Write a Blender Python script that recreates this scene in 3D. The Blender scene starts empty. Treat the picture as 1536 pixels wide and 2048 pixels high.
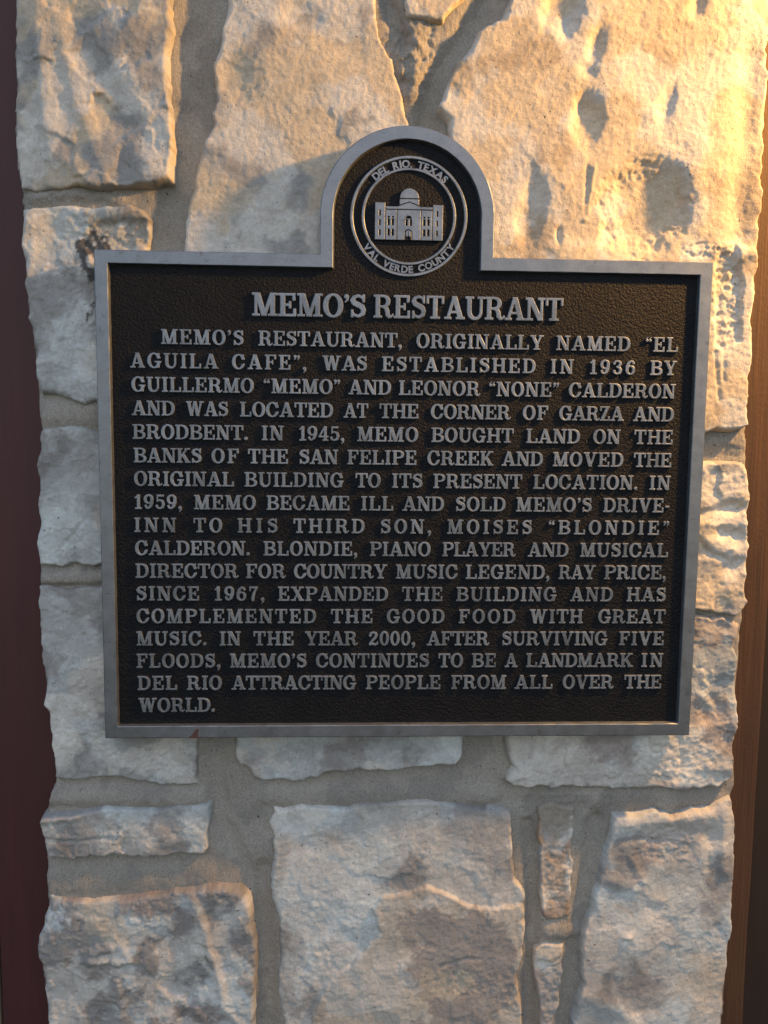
import bpy, math
import numpy as np
from mathutils import Matrix, Vector

# ------------------------------------------------------------------ camera, world, light
sc = bpy.context.scene
F_PX, PW, PH = 1720.0, 1536.0, 2048.0
FRONT = 0.036                      # plaque face stands this far in front of the mortar (y = 0)
CAM = np.array([-0.0615, -0.8501 - FRONT, 0.0825])
ROT = np.array([0.1069, -0.0467, 0.0093])
def rodrigues(r):
    t = np.linalg.norm(r); k = r / t
    K = np.array([[0, -k[2], k[1]], [k[2], 0, -k[0]], [-k[1], k[0], 0]])
    return np.eye(3) + math.sin(t) * K + (1 - math.cos(t)) * K @ K
RW = rodrigues(ROT) @ np.array([[1, 0, 0], [0, 0, -1], [0, 1, 0]], float)   # world -> camera (x right, y down, z forward)

cam_data = bpy.data.cameras.new('camera')
cam = bpy.data.objects.new('camera', cam_data)
sc.collection.objects.link(cam)
C2W = RW.T @ np.diag([1, -1, -1])
M = Matrix([[*C2W[i], CAM[i]] for i in range(3)] + [[0, 0, 0, 1]])
cam.matrix_world = M
cam_data.sensor_fit = 'VERTICAL'; cam_data.sensor_height = 36.0; cam_data.sensor_width = 27.0
cam_data.lens = F_PX / PH * 36.0
cam_data.clip_start = 0.01; cam_data.clip_end = 200
sc.camera = cam

world = bpy.data.worlds.new('World'); sc.world = world; world.use_nodes = True
wn = world.node_tree.nodes; wl = world.node_tree.links
bg = wn['Background']
sky = wn.new('ShaderNodeTexSky'); sky.sky_type = 'NISHITA'; sky.sun_disc = False
sky.sun_elevation = math.radians(43); sky.sun_rotation = math.radians(180)
sky.air_density = 1.0; sky.dust_density = 0.8; sky.ozone_density = 1.0
wl.new(sky.outputs['Color'], bg.inputs['Color'])
bg.inputs['Strength'].default_value = 0.061

lamp_data = bpy.data.lights.new('porch_lamp', 'POINT')
lamp_data.energy = 31.0
lamp_data.color = (1.0, 0.51, 0.14)
lamp_data.shadow_soft_size = 0.022
lamp = bpy.data.objects.new('porch_lamp', lamp_data)
lamp.location = (0.77, -0.215, 0.61)
sc.collection.objects.link(lamp)

sc.view_settings.view_transform = 'Standard'; sc.view_settings.look = 'None'
sc.view_settings.gamma = 1.0; sc.view_settings.use_curve_mapping = False
sc.view_settings.exposure = 1.35

# ------------------------------------------------------------------ helpers
def back(px, py, y=-0.012):
    """photo pixel -> point on the wall plane y = const (the plane the thing lies on)"""
    d = RW.T @ np.array([(px - PW / 2) / F_PX, (py - PH / 2) / F_PX, 1.0])
    t = (y - CAM[1]) / d[1]
    p = CAM + t * d
    return p[0], p[2]

def tag(o, label, cat, kind=None):
    o['label'] = label
    if cat: o['category'] = cat
    if kind: o['kind'] = kind
    return o

def link_mesh(name, verts, faces, mat, parent=None, smooth=False, origin=None):
    me = bpy.data.meshes.new(name)
    v = np.asarray(verts, float)
    off = np.zeros(3)
    p_ = parent
    while p_ is not None: off = off + np.array(p_.location); p_ = p_.parent
    if parent is None and origin is not None: off = np.array(origin)
    elif False and origin is not None: off = np.array(origin)
    me.from_pydata((v - off).tolist(), [], [tuple(int(i) for i in f) for f in faces])
    if smooth: me.polygons.foreach_set('use_smooth', [True] * len(me.polygons))
    me.materials.append(mat)
    me.update()
    o = bpy.data.objects.new(name, me)
    sc.collection.objects.link(o)
    if parent is not None: o.parent = parent
    elif origin is not None: o.location = tuple(off)
    return o

def hash2(ix, iz, seed):
    n = (ix.astype(np.int64) * 374761393 + iz.astype(np.int64) * 668265263 + seed * 1442695041) & 0x7fffffff
    n = ((n ^ (n >> 13)) * 1274126177) & 0x7fffffff
    n = ((n ^ (n >> 16)) * 1103515245 + 12345) & 0x7fffffff
    return (n & 0xffffff) / float(0xffffff)

def vnoise(x, z, scale, seed):
    x = x / scale; z = z / scale
    ix = np.floor(x); iz = np.floor(z)
    fx = x - ix; fz = z - iz
    fx = fx * fx * fx * (fx * (fx * 6 - 15) + 10); fz = fz * fz * fz * (fz * (fz * 6 - 15) + 10)
    def g(jx, jz, dx, dz):
        a = hash2(ix + jx, iz + jz, seed) * 6.2831853
        return np.cos(a) * dx + np.sin(a) * dz
    rx, rz = x - ix, z - iz
    a = g(0, 0, rx, rz); b = g(1, 0, rx - 1, rz); c = g(0, 1, rx, rz - 1); d = g(1, 1, rx - 1, rz - 1)
    return ((a + (b - a) * fx) * (1 - fz) + (c + (d - c) * fx) * fz) * 1.45

def fbm(x, z, scale, seed, octv=4, gain=0.5):
    s = 0; amp = 1; tot = 0
    ca, sa = math.cos(0.6), math.sin(0.6)
    for i in range(octv):
        s = s + amp * vnoise(x, z, scale, seed + 17 * i); tot += amp
        amp *= gain; scale /= 2.03
        x, z = ca * x - sa * z + 3.1, sa * x + ca * z - 1.7
    return s / tot

def facets(x, z, cell, seed, sharp=26.0):
    """broken rock: cells that each have their own tilt, meeting in creases"""
    u = x / cell + 0.35 * fbm(x, z, cell * 0.6, seed + 5, 3); v = z / cell + 0.35 * fbm(x, z, cell * 0.6, seed + 6, 3)
    iu = np.floor(u); iv = np.floor(v)
    num = 0; den = 0
    for dx in (-1, 0, 1):
        for dz in (-1, 0, 1):
            cx = iu + dx; cz = iv + dz
            jx = cx + hash2(cx, cz, seed); jz = cz + hash2(cx, cz, seed + 1)
            gx = hash2(cx, cz, seed + 2) * 2 - 1; gz = hash2(cx, cz, seed + 3) * 2 - 1; o = hash2(cx, cz, seed + 4) * 2 - 1
            d2 = (u - jx) ** 2 + (v - jz) ** 2
            w = np.exp(-sharp * d2)
            num = num + w * ((u - jx) * gx + (v - jz) * gz + 0.45 * o); den = den + w
    return num / (den + 1e-12)

def sstep(a, b, t):
    t = np.clip((t - a) / (b - a), 0, 1)
    return t * t * (3 - 2 * t)

def poly_sd(px, pz, poly):
    """signed distance (positive inside) and the nearest boundary point"""
    n = len(poly)
    best = np.full(px.shape, 1e9); bx = np.zeros(px.shape); bz = np.zeros(px.shape)
    inside = np.zeros(px.shape, bool)
    for i in range(n):
        ax, az = poly[i]; cx, cz = poly[(i + 1) % n]
        ex, ez = cx - ax, cz - az
        L = ex * ex + ez * ez + 1e-18
        t = np.clip(((px - ax) * ex + (pz - az) * ez) / L, 0, 1)
        qx = ax + t * ex; qz = az + t * ez
        d = (px - qx) ** 2 + (pz - qz) ** 2
        m = d < best
        best[m] = d[m]; bx[m] = qx[m]; bz[m] = qz[m]
        if abs(ez) > 1e-15:
            cr = ((az > pz) != (cz > pz)) & (px < ex * (pz - az) / ez + ax)
            inside ^= cr
    d = np.sqrt(best)
    return np.where(inside, d, -d), bx, bz

# ------------------------------------------------------------------ materials
def new_mat(name):
    m = bpy.data.materials.new(name); m.use_nodes = True
    nt = m.node_tree
    return m, nt, nt.nodes['Principled BSDF']

def node(nt, t, **kw):
    n = nt.nodes.new(t)
    for k, v in kw.items():
        if k in n.inputs: n.inputs[k].default_value = v
        else: setattr(n, k, v)
    return n

def noise_node(nt, co, scale, detail=4, rough=0.55, dist=0.0):
    n = node(nt, 'ShaderNodeTexNoise', Scale=scale, Detail=detail, Roughness=rough, Distortion=dist)
    nt.links.new(co, n.inputs['Vector'])
    return n.outputs['Fac']

def ramp(nt, fac, stops):
    r = nt.nodes.new('ShaderNodeValToRGB')
    el = r.color_ramp.elements
    while len(el) < len(stops): el.new(0.5)
    for e, (p, c) in zip(el, stops):
        e.position = p; e.color = (*c, 1) if len(c) == 3 else c
    nt.links.new(fac, r.inputs['Fac'])
    return r.outputs['Color']

def mixc(nt, fac, a, b, mode='MIX'):
    m = nt.nodes.new('ShaderNodeMix'); m.data_type = 'RGBA'; m.blend_type = mode
    for sock, v in ((m.inputs[0], fac), (m.inputs[6], a), (m.inputs[7], b)):
        if hasattr(v, 'is_linked') or hasattr(v, 'links'): nt.links.new(v, sock)
        elif isinstance(v, (int, float)): sock.default_value = v
        else: sock.default_value = (*v, 1)
    return m.outputs[2]

def bump(nt, height, strength, distance, prev=None):
    b = node(nt, 'ShaderNodeBump', Strength=strength, Distance=distance)
    nt.links.new(height, b.inputs['Height'])
    if prev is not None: nt.links.new(prev, b.inputs['Normal'])
    return b.outputs['Normal']

def coords(nt, kind='Object'):
    return nt.nodes.new('ShaderNodeTexCoord').outputs[kind]

def mapping(nt, co, scale):
    m = nt.nodes.new('ShaderNodeMapping'); m.inputs['Scale'].default_value = scale
    nt.links.new(co, m.inputs['Vector'])
    return m.outputs['Vector']

def stone_material():
    m, nt, b = new_mat('limestone')
    co = coords(nt)
    at = nt.nodes.new('ShaderNodeAttribute'); at.attribute_name = 'tint'
    sp = ramp(nt, noise_node(nt, co, 420, 3, 0.7), [(0.3, (0.86, 0.86, 0.86)), (0.7, (1.08, 1.08, 1.08))])
    c = mixc(nt, 1.0, at.outputs['Color'], sp, 'MULTIPLY')
    sp2 = ramp(nt, noise_node(nt, co, 70, 5, 0.6, 0.4), [(0.30, (0.84, 0.83, 0.82)), (0.66, (1.06, 1.06, 1.05))])
    c = mixc(nt, 1.0, c, sp2, 'MULTIPLY')
    # small dark pits
    pit = ramp(nt, noise_node(nt, co, 260, 2, 0.5), [(0.24, (1, 1, 1)), (0.29, (0, 0, 0))])
    c = mixc(nt, pit, c, (0.16, 0.13, 0.10))
    nt.links.new(c, b.inputs['Base Color'])
    b.inputs['Roughness'].default_value = 0.88
    b.inputs['Specular IOR Level'].default_value = 0.25
    n1 = bump(nt, noise_node(nt, co, 240, 8, 0.74), 0.75, 0.0015)
    n2 = bump(nt, noise_node(nt, co, 800, 3, 0.6), 0.6, 0.0007, n1)
    nt.links.new(n2, b.inputs['Normal'])
    return m

def mortar_material():
    m, nt, b = new_mat('mortar')
    co = coords(nt)
    at = nt.nodes.new('ShaderNodeAttribute'); at.attribute_name = 'tint'
    sp = ramp(nt, noise_node(nt, co, 500, 3, 0.75), [(0.3, (0.72, 0.72, 0.72)), (0.72, (1.2, 1.2, 1.2))])
    c = mixc(nt, 1.0, at.outputs['Color'], sp, 'MULTIPLY')
    grit = ramp(nt, noise_node(nt, co, 330, 1, 0.4), [(0.21, (1, 1, 1)), (0.26, (0, 0, 0))])
    c = mixc(nt, grit, c, (0.07, 0.06, 0.05))
    nt.links.new(c, b.inputs['Base Color'])
    b.inputs['Roughness'].default_value = 0.95
    b.inputs['Specular IOR Level'].default_value = 0.15
    n1 = bump(nt, noise_node(nt, mapping(nt, co, (1, 1, 0.22)), 260, 5, 0.7), 0.85, 0.0028)
    n2 = bump(nt, noise_node(nt, co, 700, 3, 0.7), 0.8, 0.0011, n1)
    nt.links.new(n2, b.inputs['Normal'])
    return m

def metal_material(name, base, rough, metallic=0.75, lo=0.8, hi=1.12, grain=0.25):
    m, nt, b = new_mat(name)
    co = coords(nt)
    f = noise_node(nt, co, 55, 6, 0.65)
    c = mixc(nt, 1.0, base, ramp(nt, f, [(0.3, (lo,) * 3), (0.7, (hi,) * 3)]), 'MULTIPLY')
    sp = ramp(nt, noise_node(nt, co, 900, 2, 0.6), [(0.3, (0.82,) * 3), (0.7, (1.12,) * 3)])
    c = mixc(nt, 1.0, c, sp, 'MULTIPLY')
    wear = ramp(nt, noise_node(nt, co, 130, 6, 0.7, 0.6), [(0.30, (0.62, 0.60, 0.58)), (0.42, (1, 1, 1)), (0.62, (1, 1, 1)), (0.74, (1.25, 1.26, 1.28))])
    c = mixc(nt, 1.0, c, wear, 'MULTIPLY')
    scr = ramp(nt, noise_node(nt, mapping(nt, co, (1, 1, 9)), 60, 3, 0.6, 1.5), [(0.28, (0.75, 0.75, 0.75)), (0.33, (1, 1, 1))])
    c = mixc(nt, 1.0, c, scr, 'MULTIPLY')
    nt.links.new(c, b.inputs['Base Color'])
    b.inputs['Metallic'].default_value = metallic
    mr = nt.nodes.new('ShaderNodeMapRange')
    nt.links.new(f, mr.inputs['Value'])
    mr.inputs['To Min'].default_value = rough - 0.1; mr.inputs['To Max'].default_value = rough + 0.12
    nt.links.new(mr.outputs['Result'], b.inputs['Roughness'])
    n1 = bump(nt, noise_node(nt, co, 650, 4, 0.6), grain, 0.0004)
    nt.links.new(n1, b.inputs['Normal'])
    return m

def panel_material():
    m, nt, b = new_mat('black_pebbled_paint')
    co = coords(nt)
    f = noise_node(nt, co, 40, 5, 0.6)
    c = ramp(nt, f, [(0.35, (0.0055, 0.0068, 0.0090)), (0.75, (0.010, 0.0112, 0.013))])
    dust = ramp(nt, noise_node(nt, co, 1100, 2, 0.5), [(0.66, (0, 0, 0)), (0.74, (0.25, 0.25, 0.25))])
    c = mixc(nt, dust, c, (0.06, 0.055, 0.05))
    nt.links.new(c, b.inputs['Base Color'])
    b.inputs['Roughness'].default_value = 0.50
    b.inputs['Specular IOR Level'].default_value = 0.16
    vo = node(nt, 'ShaderNodeTexVoronoi', Scale=480.0, feature='SMOOTH_F1', Smoothness=0.4)
    nt.links.new(co, vo.inputs['Vector'])
    n1 = bump(nt, vo.outputs['Distance'], 0.55, 0.0010)
    n2 = bump(nt, noise_node(nt, co, 360, 5, 0.65), 0.9, 0.0020, n1)
    nt.links.new(n2, b.inputs['Normal'])
    return m

def wood_material(name, dark, light, scale=1.0, rough=0.75, bstr=0.5):
    m, nt, b = new_mat(name)
    co = coords(nt)
    g = noise_node(nt, mapping(nt, co, (1, 1, 0.035)), 230 * scale, 5, 0.65, 0.3)
    g2 = noise_node(nt, mapping(nt, co, (1, 1, 0.12)), 30 * scale, 4, 0.6)
    c = ramp(nt, g, [(0.28, dark), (0.72, light)])
    c = mixc(nt, 0.55, c, ramp(nt, g2, [(0.3, dark), (0.7, light)]))
    nt.links.new(c, b.inputs['Base Color'])
    b.inputs['Roughness'].default_value = rough
    n1 = bump(nt, g, bstr, 0.0012)
    n2 = bump(nt, noise_node(nt, co, 260, 4, 0.6), bstr * 0.6, 0.0008, n1)
    nt.links.new(n2, b.inputs['Normal'])
    return m

M_STONE = stone_material()
M_MORTAR = mortar_material()
M_RIM = metal_material('cast_aluminium', (0.205, 0.235, 0.27), 0.45, 0.8)
M_LETTER = metal_material('letter_aluminium', (0.22, 0.25, 0.285), 0.45, 0.75, lo=0.66, hi=1.2, grain=0.5)
M_BLACK = panel_material()
M_MAROON = wood_material('maroon_paint', (0.045, 0.0115, 0.013), (0.072, 0.018, 0.020), 0.8, 0.6, 0.25)
M_BROWN = wood_material('brown_wood', (0.020, 0.010, 0.005), (0.088, 0.041, 0.018), 1.0, 0.75, 1.0)
M_DARK = wood_material('dark_wood', (0.010, 0.006, 0.004), (0.022, 0.012, 0.008), 1.0, 0.8, 0.5)  # also on the gap backing, where the dark tone stands for shade
M_TAN = wood_material('tan_wood', (0.14, 0.10, 0.07), (0.22, 0.16, 0.11), 1.0, 0.8, 0.4)
M_RUST = metal_material('rust_stain', (0.085, 0.045, 0.038), 0.8, 0.0)

# ------------------------------------------------------------------ the stone pillar
PALE = np.array([0.63, 0.61, 0.56]); BLUE = np.array([0.53, 0.565, 0.555]); GREY = np.array([0.36, 0.355, 0.34])
MAUVE = np.array([0.385, 0.35, 0.325]); RUST = np.array([0.34, 0.245, 0.165]); CREAM = np.array([0.60, 0.52, 0.40])
TAN = np.array([0.45, 0.38, 0.29])

def pl(pts, y=-0.012): return [back(px, py, y) for px, py in pts]

def feat_height(X, Z, feats, y=-0.012):
    """relief features given in photo pixels on the stone's own plane"""
    h = np.zeros(X.shape); cache = {}
    def fb(*a):
        if a not in cache: cache[a] = fbm(X, Z, *a)
        return cache[a]
    for f in feats:
        if f[0] == 'b':                         # bump / scoop: px,py,rx,ry,rot,height_mm,power
            _, px, py, rx, ry, rot, hm, pw = f
            cx, cz = back(px, py, y)
            ux, uz = X - cx, Z - cz
            k = 0.000487
            r = math.radians(rot); c, s = math.cos(r), math.sin(r)
            a = (ux * c + uz * s) / (rx * k); b = (-ux * s + uz * c) / (ry * k)
            w = 0.42 * fb(0.035, 91, 5, 0.6)
            d = np.sqrt(a * a + b * b) + w
            h += hm * 1e-3 * np.exp(-np.power(np.maximum(d, 0), pw))
        elif f[0] == 'p':                       # plateau: polygon, height_mm, softness_mm
            _, pts, hm, soft = f
            sd, _, _ = poly_sd(X + 0.004 * fb(0.012, 5, 4), Z + 0.004 * fb(0.012, 6, 4), pl(pts, y))
            h += hm * 1e-3 * sstep(-soft * 1e-3, soft * 1e-3, sd)
        elif f[0] == 'l':                       # ridge along a polyline: pts, width_px, height_mm, power
            _, pts, wpx, hm, pw = f
            q = pl(pts, y); best = np.full(X.shape, 1e9)
            for i in range(len(q) - 1):
                ax, az = q[i]; bx, bz = q[i + 1]; ex, ez = bx - ax, bz - az
                t = np.clip(((X - ax) * ex + (Z - az) * ez) / (ex * ex + ez * ez), 0, 1)
                best = np.minimum(best, np.hypot(X - ax - t * ex, Z - az - t * ez))
            best = best + 0.0025 * fb(0.012, 33, 4)
            h += hm * 1e-3 * np.exp(-np.power(np.maximum(best, 0) / (wpx * 0.000487), pw))
        elif f[0] == 'r':                       # roughened patch: px,py,rx,ry,height_mm,scale_mm
            _, px, py, rx, ry, hm, smm = f
            cx, cz = back(px, py, y); k = 0.000487
            d = np.sqrt(((X - cx) / (rx * k)) ** 2 + ((Z - cz) / (ry * k)) ** 2) + 0.35 * fb(0.015, 71, 3)
            m = 1 - sstep(0.75, 1.1, d)
            h += m * (hm * 1e-3 * fb(smm * 1e-3, 72, 4, 0.6) - 0.0008)
        elif f[0] == 't':                       # tilt: px,py origin, mm per 100 px in x and in y(up)
            _, px, py, gx, gz = f
            cx, cz = back(px, py, y)
            h += ((X - cx) * gx + (Z - cz) * gz) / 0.0487 * 1e-3
    return h

def height_piece(name, poly_px, parent, mat, H0, seed, feats=(), pitch=0.0013, edge=8.0, ragged=1.0,
                 macro=1.5, mid=0.9, fine=0.45, layers=0.0, tint=None, patches=(), cap=None, back_h=-0.07, edge_h=0.35,
                 stretch=(1, 1), facet=1.1, fcell=0.05):
    y = -H0 * 1e-3
    base = pl(poly_px, y)
    # subdivide and make ragged
    poly = []
    for i in range(len(base)):
        a = np.array(base[i]); b = np.array(base[(i + 1) % len(base)])
        n = max(1, int(np.hypot(*(b - a)) / 0.002))
        for j in range(n): poly.append(a + (b - a) * j / n)
    poly = np.array(poly)
    jx = fbm(poly[:, 0], poly[:, 1], 0.022, seed + 3, 4, 0.5) * ragged * 0.0034
    jz = fbm(poly[:, 0], poly[:, 1], 0.022, seed + 4, 4, 0.5) * ragged * 0.0034
    rm = (0.25 + 1.9 * np.clip(0.4 + 1.3 * fbm(poly[:, 0], poly[:, 1], 0.06, seed + 8, 2), 0, 1))
    poly = poly + np.c_[jx * rm, jz * rm]
    x0, z0 = poly.min(0) - pitch * 1.5; x1, z1 = poly.max(0) + pitch * 1.5
    nx = int((x1 - x0) / pitch) + 1; nz = int((z1 - z0) / pitch) + 1
    gx, gz = np.meshgrid(x0 + np.arange(nx) * pitch, z0 + np.arange(nz) * pitch)
    sd, bx, bz = poly_sd(gx, gz, poly)
    ins = sd > 0
    q = ins[:-1, :-1] | ins[1:, :-1] | ins[:-1, 1:] | ins[1:, 1:]
    X = np.where(ins, gx, bx); Z = np.where(ins, gz, bz)
    Xs, Zs = X * stretch[0], Z * stretch[1]
    h = np.full(X.shape, H0 * 1e-3)
    h += macro * 1e-3 * fbm(Xs, Zs, 0.075, seed, 3) * 1.6
    h += mid * 1e-3 * fbm(Xs, Zs, 0.018, seed + 1, 4, 0.55) * 1.5
    h += fine * 1e-3 * fbm(X, Z, 0.0055, seed + 2, 3, 0.6) * 1.5
    if facet > 0: h += facet * 1e-3 * facets(X, Z, fcell, seed + 300)
    h += feat_height(X, Z, feats, y)
    lay = np.zeros(X.shape)
    if layers > 0:
        t = fbm(X * 0.8, Z, 0.07, seed + 9, 6, 0.6)
        l1 = sstep(-0.01, 0.012, t); l2 = sstep(0.18, 0.2, t); l3 = sstep(-0.22, -0.2, t)
        lay = (l1 + l2 + l3) / 3.0
        h += layers * 1.3e-3 * (lay - 0.5)
    if cap is not None:                         # keep stones clear of the plaque's back
        h = np.where(cap(X, Z), np.minimum(h, 0.0185), h)
    ew = edge * 1e-3 * (0.25 + 1.0 * np.clip(0.45 + 1.2 * fbm(X, Z, 0.02, seed + 5, 3), 0, 1))
    e = np.clip(np.maximum(sd, 0) / ew, 0, 1)
    prof = 1 - (1 - e) ** 2.4
    he = edge_h * H0 * 1e-3
    h = he + (h - he) * prof
    h = np.where(ins, h, -0.003 if edge_h > 0 else back_h)
    # colour of the rock itself
    pal = tint or ((PALE, 0.5), (BLUE, 0.25), (GREY, 0.25))
    wts = []
    for k, (c, w) in enumerate(pal):
        n_ = fbm(X + 0.012 * fbm(X, Z, 0.025, seed + 40, 4), Z + 0.012 * fbm(X, Z, 0.025, seed + 41, 4), 0.075, seed + 50 + 7 * k, 5, 0.5)
        wts.append(np.exp((n_ * 24.0) + math.log(w + 1e-6) * 1.3))
    wts = np.array(wts); wts /= wts.sum(0)
    col = sum(wts[k][..., None] * pal[k][0] for k in range(len(pal)))
    if layers > 0:
        tone = np.array([0.72, 0.71, 0.71]) + (np.array([1.12, 1.13, 1.13]) - np.array([0.72, 0.71, 0.71])) * lay[..., None]
        col = col * tone
    for pt in patches:                          # stains with a shape of their own
        pts, c, amt, soft = pt[:4]; wp = pt[4] if len(pt) > 4 else 0.05
        s_, _, _ = poly_sd(X + wp * fbm(X, Z, max(wp, 0.012), seed + 61, 6, .62), Z + wp * fbm(X, Z, max(wp, 0.012), seed + 62, 6, .62), pl(pts, y))
        w = (amt * sstep(-soft * 1e-3, soft * 1e-3, s_))[..., None]
        col = col * (1 - w) + np.array(c) * w
    # mesh
    used = np.zeros(X.shape, bool)
    used[:-1, :-1] |= q; used[1:, :-1] |= q; used[:-1, 1:] |= q; used[1:, 1:] |= q
    idx = np.full(X.shape, -1); idx[used] = np.arange(used.sum())
    V = np.c_[X[used], -h[used], Z[used]]
    Fq = np.c_[idx[:-1, :-1][q], idx[:-1, 1:][q], idx[1:, 1:][q], idx[1:, :-1][q]]
    Cl = col[used]
    # skirt: carry the outline back into the wall so that the piece has its depth
    ed = np.vstack([Fq[:, [0, 1]], Fq[:, [1, 2]], Fq[:, [2, 3]], Fq[:, [3, 0]]])
    key = np.sort(ed, 1); _, inv, cnt = np.unique(key[:, 0].astype(np.int64) * 10000000 + key[:, 1], return_inverse=True, return_counts=True)
    bd = ed[cnt[inv] == 1]
    bv = np.unique(bd); mp = np.full(len(V), -1); mp[bv] = len(V) + np.arange(len(bv))
    Vb = V[bv].copy(); Vb[:, 1] = -back_h
    V = np.vstack([V, Vb]); Cl = np.vstack([Cl, Cl[bv]])
    Fs = np.c_[bd[:, 1], bd[:, 0], mp[bd[:, 0]], mp[bd[:, 1]]]
    Fall = np.vstack([Fq, Fs])
    off = np.array(parent.location)
    me = bpy.data.meshes.new(name)
    me.vertices.add(len(V)); me.vertices.foreach_set('co', (V - off).astype(np.float32).ravel())
    me.loops.add(len(Fall) * 4); me.loops.foreach_set('vertex_index', Fall.astype(np.int32).ravel())
    me.polygons.add(len(Fall)); me.polygons.foreach_set('loop_start', (np.arange(len(Fall)) * 4).astype(np.int32))
    me.polygons.foreach_set('use_smooth', np.ones(len(Fall), bool))
    me.update(calc_edges=True); me.validate()
    ca = me.color_attributes.new('tint', 'FLOAT_COLOR', 'POINT')
    ca.data.foreach_set('color', np.c_[np.clip(Cl, 0, 0.9), np.ones(len(Cl))].astype(np.float32).ravel())
    me.materials.append(mat)
    o = bpy.data.objects.new(name, me); sc.collection.objects.link(o); o.parent = parent
    return o

PLW, PLH = 0.300, 0.24037           # half width / half height of the rectangular part
CRC = back(815.5, 433.0, -FRONT)      # centre of the round crest
CRR = 0.0842
def behind_plaque(X, Z):
    return ((np.abs(X) < PLW + 0.003) & (np.abs(Z) < PLH + 0.003)) | (np.hypot(X - CRC[0], Z - CRC[1]) < CRR + 0.003) | \
           ((np.abs(X - CRC[0]) < CRR + 0.003) & (Z > 0) & (Z < CRC[1]))

pillar = bpy.data.objects.new('stone_pillar', None); sc.collection.objects.link(pillar)
pillar.location = (0.0, 0.1, back(768, 2170, 0)[1])
tag(pillar, 'pillar of pale rough limestone blocks in grey mortar carrying the plaque', 'pillar')

S = lambda pts, H0, seed, **k: height_piece('stone', pts, pillar, M_STONE, H0, seed, cap=behind_plaque, **k)

# top left block
S([(20,-120),(22,0),(25,60),(22,100),(28,160),(22,215),(24,270),(30,330),(35,372),(60,378),(110,374),(150,373),(210,376),(260,373),(300,372),(345,363),
   (346,330),(352,300),(346,240),(342,200),(335,110),(342,80),(346,30),(344,-120)], 16, 11, edge=6, facet=3.0, fcell=0.035, macro=1.2, mid=0.6,
  feats=[('t', 190,180,3.0,0), ('l', [(62,-60),(75,90),(88,230),(110,300),(175,370)], 26, 3.0, 2), ('p', [(-40,-140),(55,-140),(68,100),(80,240),(92,400),(-40,400)], -2.5, 5),
         ('b', 190,150,34,60,25,-3,2), ('b', 245,215,34,50,20,-3.5,2), ('b', 290,270,34,50,30,-3,2), ('b', 312,100,34,60,0,-3,2),
         ('b', 240,60,60,40,0,3.0,2), ('l', [(110,20),(150,190),(212,350)], 16, 2.0, 2), ('b', 300,340,35,30,0,3,2), ('b', 255,340,16,60,10,-4,2.5)],
  tint=((PALE,.5),(CREAM,.2),(GREY,.3)))
# top middle block
S([(458,-120),(455,0),(450,40),(440,90),(426,120),(428,180),(427,250),(410,275),(400,310),(389,345),(380,400),(370,440),(366,500),(362,640),
   (840,640),(832,270),(822,262),(817,240),(810,200),(796,160),(786,120),(770,95),(758,60),(752,0),(750,-120)], 11, 23, edge=5, facet=0.8, fcell=0.06, macro=1.0, mid=0.6, fine=0.5,
  feats=[('b', 470,155,34,46,0,-3.8,3), ('b', 605,30,40,26,0,-3.0,3), ('b', 700,90,45,40,30,-2.0,2), ('b', 550,40,40,30,0,2.5,2), ('b', 520,280,60,60,0,-1.5,2)],
  tint=((PALE,.55),(CREAM,.4),(GREY,.08)))
# small block at the top between the two big ones
S([(806,-120),(808,0),(815,32),(848,39),(888,45),(893,30),(910,14),(928,0),(990,-120)], 12, 31, edge=5, tint=((PALE,.6),(CREAM,.4)))
# big top right block reaching down beside the plaque
S([(1080,-120),(1018,0),(1003,30),(958,55),(945,85),(918,115),(893,165),(885,190),(875,210),(889,235),(899,265),(905,300),(905,640),(1370,640),(1390,870),(1414,867),
   (1459,864),(1480,861),(1491,856),(1501,851),(1502,843),(1499,812),(1502,785),(1504,754),(1508,729),(1511,691),(1508,658),(1509,632),(1513,612),(1515,581),(1519,554),(1518,531),(1516,500),
   (1521,470),(1523,425),(1528,380),(1533,255),(1537,200),(1538,100),(1545,0),(1550,-120)], 17, 47, edge=7, facet=0.8, fcell=0.06, macro=1.2, mid=0.5, fine=0.5,
  feats=[('t', 1200,400,0.3,0.35), ('b', 1290,415,84,88,0,-11.5,5), ('b', 1310,470,60,60,0,-3,3), ('b', 1400,330,70,90,0,3.5,2), ('b', 1172,245,32,46,0,-6.5,4), ('b', 1170,205,20,22,0,-2.5,3), ('b', 1062,425,28,66,-8,-5.5,4), ('b', 1122,22,38,46,0,-7.5,4), ('b', 1110,55,18,24,0,3,3),
         ('b', 1192,95,16,34,-12,-4.0,3), ('b', 1176,142,20,14,-35,-2.8,3), ('b', 1334,212,15,40,-12,-3.5,3), ('b', 1395,12,15,26,-20,-4.0,3), ('b', 1255,470,60,40,0,-3.0,3), ('b', 905,178,16,16,0,-2.0,3),
         ('l', [(1500,120),(1490,260),(1478,380),(1480,470)], 26, -3.5, 2), ('b', 1470,60,60,60,0,2.5,2), ('b', 1230,190,40,60,0,1.8,2), ('b', 1100,330,50,50,0,2.0,2), ('b', 1130,500,40,30,0,3.0,2),
         ('b', 1118,470,6,16,0,-3.5,3), ('l', [(1190,330),(1182,380),(1170,440)], 4, 1.2, 2), ('l', [(1175,335),(1172,430)], 4, -1.2, 2),
         ('p', [(1432,500),(1470,490),(1484,560),(1482,680),(1450,700),(1432,690)], -3.2, 2.5), ('r', 1455,600,36,110,4.2,7), ('r', 1420,500,70,16,3.5,7),
         ('b', 1470,505,60,16,0,4.5,3), ('l', [(1430,705),(1440,800)], 4, -1.5, 2), ('l', [(1447,690),(1449,760)], 4, -1.5, 2)],
  tint=((PALE,.45),(CREAM,.55),(TAN,.06)))
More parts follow.
